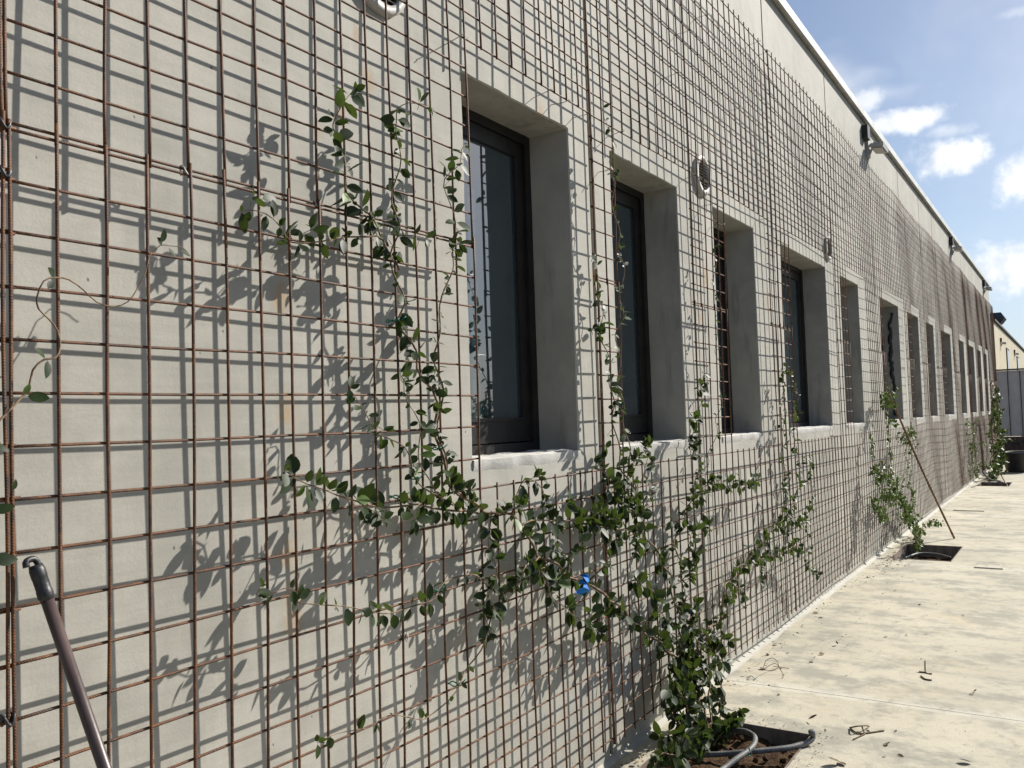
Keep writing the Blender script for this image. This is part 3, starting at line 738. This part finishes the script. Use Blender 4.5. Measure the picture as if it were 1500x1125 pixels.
for q in ((583, 469), (645, 657), (612, 700), (588, 728), (672, 1003), (640, 866), (1098, 800)):
    c = P(q[0], q[1], 1.628); m = MB()
    m.tube([c+Vector((.012*math.cos(t), .02+.022*math.sin(t), .004*math.sin(3*t))) for t in np.linspace(0, 6.3, 14)], .0022, 5)
    m.tube([c+Vector((.012, .0, 0)), c+Vector((.024, -.01, .012))], .002, 5); m.build('plant_tie', 'green', pa)
T = Plant()
T.stem(px([(-30, 640), (0, 615), (33, 582), (43, 572), (48, 542), (63, 527), (80, 524), (87, 508), (85, 485), (73, 467), (58, 452), (55, 435), (63, 412), (80, 407), (100, 410), (123, 425), (143, 442), (167, 449), (187, 442), (200, 422), (213, 398), (220, 375), (227, 370), (236, 359), (250, 360), (267, 363), (278, 375)], 1.625, 1.60), .0021, .0009, 0, wob=0, weave=.004)
Lf = lambda x, y, dx, dz, s, Y=1.60: T.leaves.append((leaf_matrix(P(x, y, Y), Vector((dx, -.35, dz)), Vector((.2, -.9, .4))+rv(.3), s), s))
for a in ((70, 525, -.2, -1, .036), (68, 526, -.7, .5, .030), (80, 408, -.6, .6, .024), (78, 410, -.5, -.6, .024), (235, 358, .1, 1, .03), (238, 360, -.7, .5, .022), (246, 361, .3, -.8, .026), (262, 364, .8, -.6, .024), (36, 580, .9, -.15, .036), (34, 580, .4, 1, .022),
          (-12, 652, .8, -.3, .026), (-14, 750, .9, .2, .034), (-16, 822, 1, .0, .04), (18, 720, .2, .9, .02)): Lf(*a)
T.stem(px([(-60, 900), (-45, 820), (-40, 740), (-38, 660), (-30, 640)], 1.61), .003, .002, .05, (.03, .04), 0)
T.build('climbing_tendril', P(-40, 900, 1.61), 'thin looping tendril with few leaves at the left edge', 'climbing plant', 'leaf', 30)
random.seed(5)
LS = .95
B = Plant(); rb = (1347, 800, 1.38)
ys = (.030, .050)
B.stem(px([rb, (1340, 774), (1330, 750), (1310, 730), (1292, 728), (1284, 700), (1280, 672), (1278, 648)], 1.55, 1.60), .004, .0015, .035, ys, 7, (.08, .26))
B.stem(px([rb, (1335, 765), (1322, 735), (1308, 700), (1302, 660), (1300, 620), (1298, 580)], 1.5, 1.60), .004, .0015, .035, ys, 6, (.08, .24), leaf_from=.15)
B.stem(px([rb, (1342, 760), (1335, 720), (1328, 680), (1325, 640)], 1.48, 1.58), .003, .0012, .05, ys, 4, (.06, .2), leaf_from=.2)
B.stem(px([rb, (1352, 772), (1362, 766), (1374, 768)], 1.36, 1.25), .003, .0012, .04, ys, 5, (.06, .18), leaf_from=.2)
B.stem(px([rb, (1338, 782), (1330, 765), (1325, 752)], 1.42, 1.5), .003, .0012, .03, ys, 8, (.08, .22))
for q in ((1285, 692), (1299, 592), (1303, 733), (1284, 745), (1326, 645)):
    c = P(*q, 1.59)
    for _ in range(5): B.stem([c+rv(.05), c+rv(.12), c+Vector((random.uniform(-.22, .22), random.uniform(-.12, .02), random.uniform(-.2, .24)))], .0015, .0008, .03, ys, 0)
B.build('young_climber', P(*rb), 'light green young climber rising from the middle pit', 'climbing plant', 'young', 0, stem_sides=5)
Cc = Plant()
rc = (1447, 708, 1.5)
for q in ([rc, (1455, 690), (1458, 650), (1455, 600), (1453, 560)], [rc, (1460, 680), (1463, 640), (1460, 600)], [rc, (1452, 670), (1450, 630), (1456, 585)], [rc, (1462, 690), (1466, 660), (1468, 630)]):
    Cc.stem([P(a[0], a[1], 1.5) for a in q[:1]] + [P(a[0], a[1], 1.45) for a in q[1:]], .006, .003, .05, (.05, .075), 9, (.10, .34))
Cc.build('dark_climber', P(*rc), 'dense dark climber at the far corner of the mesh', 'climbing plant', 'leaf', 0, stem_sides=4)
Yc = Plant()
for q in ([(1422, 700), (1424, 660), (1426, 620)], [(1430, 700), (1420, 650), (1415, 615)]):
    Yc.stem([P(a[0], a[1], 1.62) for a in q], .004, .002, .07, (.04, .06), 4, (.1, .3))
Yc.build('sparse_climber', P(1424, 705, 1.62), 'sparse yellowish young climber before the dark far one', 'climbing plant', 'young', 0, stem_sides=4)

# ------------------------------------------------------------------ small things
# pole leaning on the mesh
top = Vector((.872, 1.615, 1.168)); bot = Vector((1.115, 1.36, .004)); ax = (top-bot).normalized()
hp = empty('broom_handle', bot, 'brown metal pole with black plastic hook end leaning on the mesh', 'pole')
MB().tube([bot, bot+ax*.5, top], .0116, 16).build('shaft', 'handle', hp)
sd = Vector((-1, -.1, 0)); sd = (sd-ax*sd.dot(ax)).normalized()
cp = [top-ax*.012, top-ax*.006, top+ax*.006, top+ax*.008, top+ax*.03, top+ax*.032, top+ax*.047, top+ax*.049, top+ax*.056]
MB().tube(cp, [.0122, .0142, .0142, .0134, .0134, .0140, .0140, .0132, .0118], 16).build('grip_cap', 'dark', hp)
hk = [top+ax*.045-sd*.006, top+ax*.060-sd*.005, top+ax*.068+sd*.000, top+ax*.069+sd*.010, top+ax*.066+sd*.016, top+ax*.057+sd*.0175]
MB().tube(smooth_path(hk, .004), .0060, 8).build('hook', 'dark', hp)
# wooden stick
a, b = P(1398, 790, 1.205), P(1303, 578, 1.63); a.z = .004
m = MB().tube(smooth_path([a, (a+b)/2+Vector((.0, .01, -.012)), b], .1), [.0115+.0012*math.sin(i*2.1) for i in range(40)][:len(smooth_path([a, (a+b)/2+Vector((.0, .01, -.012)), b], .1))], 8); o = m.build('wooden_stick', 'wood'); tag(o, 'long brown wooden stick leaning from the paving onto the mesh', 'stick')
a, b = P(1476, 713, 1.13), P(1455, 674, 1.55)
o = MB().tube(smooth_path([a, (a+b)/2, b], .1), .013, 6).build('thin_cane', 'wood'); tag(o, 'thin cane propped over the far planting pit', 'stick')
# irrigation pipe
def gp(x, y, z=.012):
    d = F_ + R_*((x-750)/FPX) - U_*((y-562.5)/FPX); t = (z-EYE.z)/d.z; return EYE + d*t
h1 = [gp(1189, 1072, .055), gp(1191, 1080, .03), gp(1184, 1087, .018), gp(1172, 1091, .014), gp(1150, 1096, .012), gp(1100, 1101, .01), gp(1050, 1105, 0), gp(1012, 1105, -.01), gp(992, 1099, -.005), gp(988, 1090, 0), gp(1004, 1082, 0), gp(1045, 1074, 0)]
h2 = [gp(1060, 1070, .0), gp(1080, 1070, .02), gp(1094, 1072, .035), gp(1105, 1079, .045), gp(1105, 1089, .05), gp(1097, 1099, .045), gp(1080, 1111, .035), gp(1060, 1126, .02), gp(1030, 1150, .013), gp(1010, 1180, .013), gp(960, 1260, .013), gp(900, 1400, .013)]
hs = empty('irrigation_pipe', h1[4], 'grey irrigation pipe looped round the foot of the nearest climber', 'pipe')
MB().tube(smooth_path(h1, .012), .0118, 12).build('pipe_run', 'hose', hs); MB().tube(smooth_path(h2, .012), .0118, 12).build('pipe_run', 'hose', hs)
e0, e1 = h1[0], h1[1]; u = (e0-e1).normalized()
MB().tube([e0-u*.014, e0-u*.006, e0+u*.004, e0+u*.007], [.0140, .0148, .0148, .0125], 12).build('end_cap', 'hose', hs)
c = gp(1098, 1099, .046); MB().tube([c+Vector((.015*math.cos(t), .004*math.sin(2*t), -.006+.017*math.sin(t))) for t in np.linspace(0, 6.3, 14)], .0025, 5).build('pipe_tie', 'green', hs)
h3 = [gp(1325, 818, -.05), gp(1345, 811, -.04), gp(1372, 812, -.04), gp(1392, 817, -.05)]
o = MB().tube(smooth_path(h3, .05), .013, 8).build('irrigation_pipe', 'hose'); tag(o, 'grey irrigation pipe lying in the middle soil pit', 'pipe')
h3 = [gp(1440, 692, .25), gp(1450, 702, .05), gp(1462, 705, .06), gp(1475, 709, .02)]
o = MB().tube(smooth_path(h3, .05), .016, 8).build('irrigation_pipe', 'hose'); tag(o, 'grey irrigation pipe arching over the far soil pit', 'pipe')
# blue ribbon
c = P(856, 853, 1.555); rb_ = MB(); vs = []
for s_, (dx, dz) in enumerate(((-1, -1.0), (1, .55))):
    base = len(vs); pts = [(0, 0), (.3, .55), (.75, .8), (1.05, 1.0)]
    for i, (u_, v_) in enumerate(pts):
        q = c+Vector((dx*.030*u_, -.012*math.sin(i*1.7+s_), dz*.038*v_)); wv = Vector((.013+.005*i, .006*math.cos(i*2), -.009))*(1 if i else .5)
        vs += [q-wv, q+wv*.1+Vector((0, -.006, 0)), q+wv]
    rb_.add(vs[base:], [(i*3+k, i*3+k+1, i*3+k+4, i*3+k+3) for i in range(3) for k in range(2)])
rb_.tube([c+Vector((.011*math.cos(t), .006+.012*math.sin(t), .004*math.cos(2*t))) for t in np.linspace(0, 6.3, 12)], .005, 6)
o = rb_.build('blue_ribbon', 'blue'); sm_ = o.modifiers.new('thickness', 'SOLIDIFY'); sm_.thickness = .0008
tag(o, 'bright blue plastic ribbon tied round a stem of the climber', 'ribbon')
# tub at the far end
tb = empty('planter_tub', (21.75, 1.12, 0), 'black plastic tub standing on the paving at the far end', 'tub')
m = MB(); n = 28; prof = [(.0, .006), (.23, .004), (.235, .02), (.32, .40), (.338, .405), (.34, .43), (.32, .435), (.307, .415), (.225, .06), (0, .05)]
vs = [(21.75+a*math.cos(2*math.pi*i/n), 1.12+a*math.sin(2*math.pi*i/n), b) for i in range(n) for a, b in prof]; k = len(prof)
m.add(vs, [(i*k+j, i*k+j+1, ((i+1) % n)*k+j+1, ((i+1) % n)*k+j) for i in range(n) for j in range(k-1)], True); m.build('body', 'dark', tb)
for s_ in (-1, 1):
    MB().tube(smooth_path([(21.75-.06, 1.12+s_*.33, .41), (21.75, 1.12+s_*.37, .415), (21.75+.06, 1.12+s_*.33, .41)], .02), .011, 8).build('grip', 'dark', tb)
# covers let into the paving
for (x, y, l_, w_, lab) in ((9.0, .73, .30, .20, 'small square access cover in the paving right of the middle pit'), (13.85, 1.33, .5, .36, 'access cover in the paving farther along the wall')):
    e = empty('access_cover', (x, y, 0), lab, 'cover', 'covers in the paving')
    MB().box(x-l_/2, x+l_/2, y-w_/2, y+w_/2, .002, .010).build('lid', 'ground', e)
    t = .012
    for bx in ((x-l_/2-t, x-l_/2-.002, y-w_/2-t, y+w_/2+t), (x+l_/2+.002, x+l_/2+t, y-w_/2-t, y+w_/2+t), (x-l_/2, x+l_/2, y-w_/2-t, y-w_/2-.002), (x-l_/2, x+l_/2, y+w_/2+.002, y+w_/2+t)):
        MB().box(*bx, .002, .011).build('rim_bar', 'ground', e)
# twigs and wire offcuts
def twig(name, segs, r, label, cat, m_='litter'):
    m = MB()
    for s_ in segs: m.tube(smooth_path([gp(*q) if len(q) == 3 else gp(*q, .004) for q in s_], .01), r, 5)
    tag(m.build(name, m_), label, cat)
twig('twig', [[(1245, 1066), (1255, 1064, .03), (1268, 1063, .02), (1273, 1064)], [(1245, 1066), (1256, 1074), (1268, 1074), (1295, 1070)], [(1262, 1063, .02), (1267, 1075)], [(1250, 1083), (1267, 1075)]], .0035, 'forked dry twig lying on the paving right of the pipe', 'twig')
twig('twig', [[(1355, 968, .05), (1356, 985), (1365, 987)], [(1346, 984), (1356, 985)], [(1349, 990), (1356, 995), (1365, 996)]], .004, 'dark forked twig standing up on the paving beyond the joint', 'twig')
twig('wire_offcut', [[(1118, 981), (1122, 968, .03), (1132, 964, .05), (1139, 970, .04), (1140, 978, .01), (1128, 982), (1120, 980, .03), (1136, 972, .05), (1147, 988), (1146, 993)], [(1133, 976, .01), (1156, 979)]], .0018, 'tangled wire offcut on the paving near the wall foot', 'wire')
twig('green_string', [[(1094, 993), (1100, 990, .012), (1106, 994), (1110, 991, .01), (1104, 996)]], .002, 'bit of green string on the paving beside the slab joint', 'string', 'green')
random.seed(11)
li = MB()
spots = [(1189, 899, .05), (1207, 906, .035), (1131, 946, .04), (1127, 959, .03), (1110, 980, .05), (1199, 960, .04), (1187, 968, .035), (1410, 901, .025), (1240, 826+34, .03), (1182, 1056, .05), (1303, 1088, .05), (1227, 945, .03), (1313, 1106, .03), (1429, 1017, .03), (1235, 1120, .06), (1240, 1124, .05), (1427, 1120, .05), (1294, 933, .025), (1231, 934, .02), (1330, 932, .02), (1428, 1015, .03)]
spots = [(gp(a, b, .0), s_) for a, b, s_ in spots]
for _ in range(520):
    x = 2.2+abs(random.gauss(0, 1))*5.5; y = 1.66-abs(random.gauss(0, .55)); spots.append((Vector((x, y, 0)), random.choice((.005, .006, .008, .012, .02))*random.uniform(.6, 1.2)))
for _ in range(260):
    x = random.uniform(1.5, 14); y = random.uniform(1.60, 1.68); spots.append((Vector((x, y, .012)), random.uniform(.006, .022)))
for q in (3.5, 9.3, 9.0, 8.7):
    for _ in range(50): spots.append((Vector((q+random.gauss(0, .35), 1.62-abs(random.gauss(0, .10)), .01)), random.uniform(.008, .032)))
for _ in range(260):
    spots.append((Vector((random.choice((3.08, 4.06))+random.gauss(0, .05), random.uniform(1.0, 1.66), .0)) if random.random() < .5 else Vector((random.uniform(3.1, 4.1), random.choice((1.03, 1.64))+random.gauss(0, .025), 0)), random.uniform(.004, .014)))
for q, s_ in spots:
    if any(h[0] < q.x < h[1] and h[2] < q.y < h[3] for h in pits): continue
    d = Vector((random.uniform(-1, 1), random.uniform(-1, 1), random.uniform(-.1, .25))).normalized()
    mt = leaf_matrix(q+Vector((0, 0, .003+s_*.06)), d, Vector((random.uniform(-.5, .5), random.uniform(-.5, .5), 1)), s_)
    vs, fs = random.choice(LEAF); li.add([mt @ Vector(v) for v in vs], fs)
o = li.build('leaf_litter', 'litter'); tag(o, 'dry leaf scraps and crumbs scattered on the paving', 'litter', kind='stuff')

# ------------------------------------------------------------------ trees across the yard (they show in the panes)
random.seed(3)
tr = MB()
for i in range(5200):
    x = random.uniform(-60, 110); hmax = 2.6+1.4*noise.noise(Vector((x*.16, 0, 0)))+1.0*noise.noise(Vector((x*.6, 3, 0)))
    z = random.uniform(.1, 1)**.7*max(.8, hmax); y = -34+random.gauss(0, 1.2); s_ = random.uniform(.25, .6)
    mt = leaf_matrix(Vector((x, y, z)), rv(), rv(), s_); vs, fs = random.choice(LEAF); tr.add([mt @ Vector(v) for v in vs], fs)
o = tr.build('far_hedge', 'leaf'); tag(o, 'dark hedge across the yard mirrored low in the panes', 'hedge', kind='stuff')
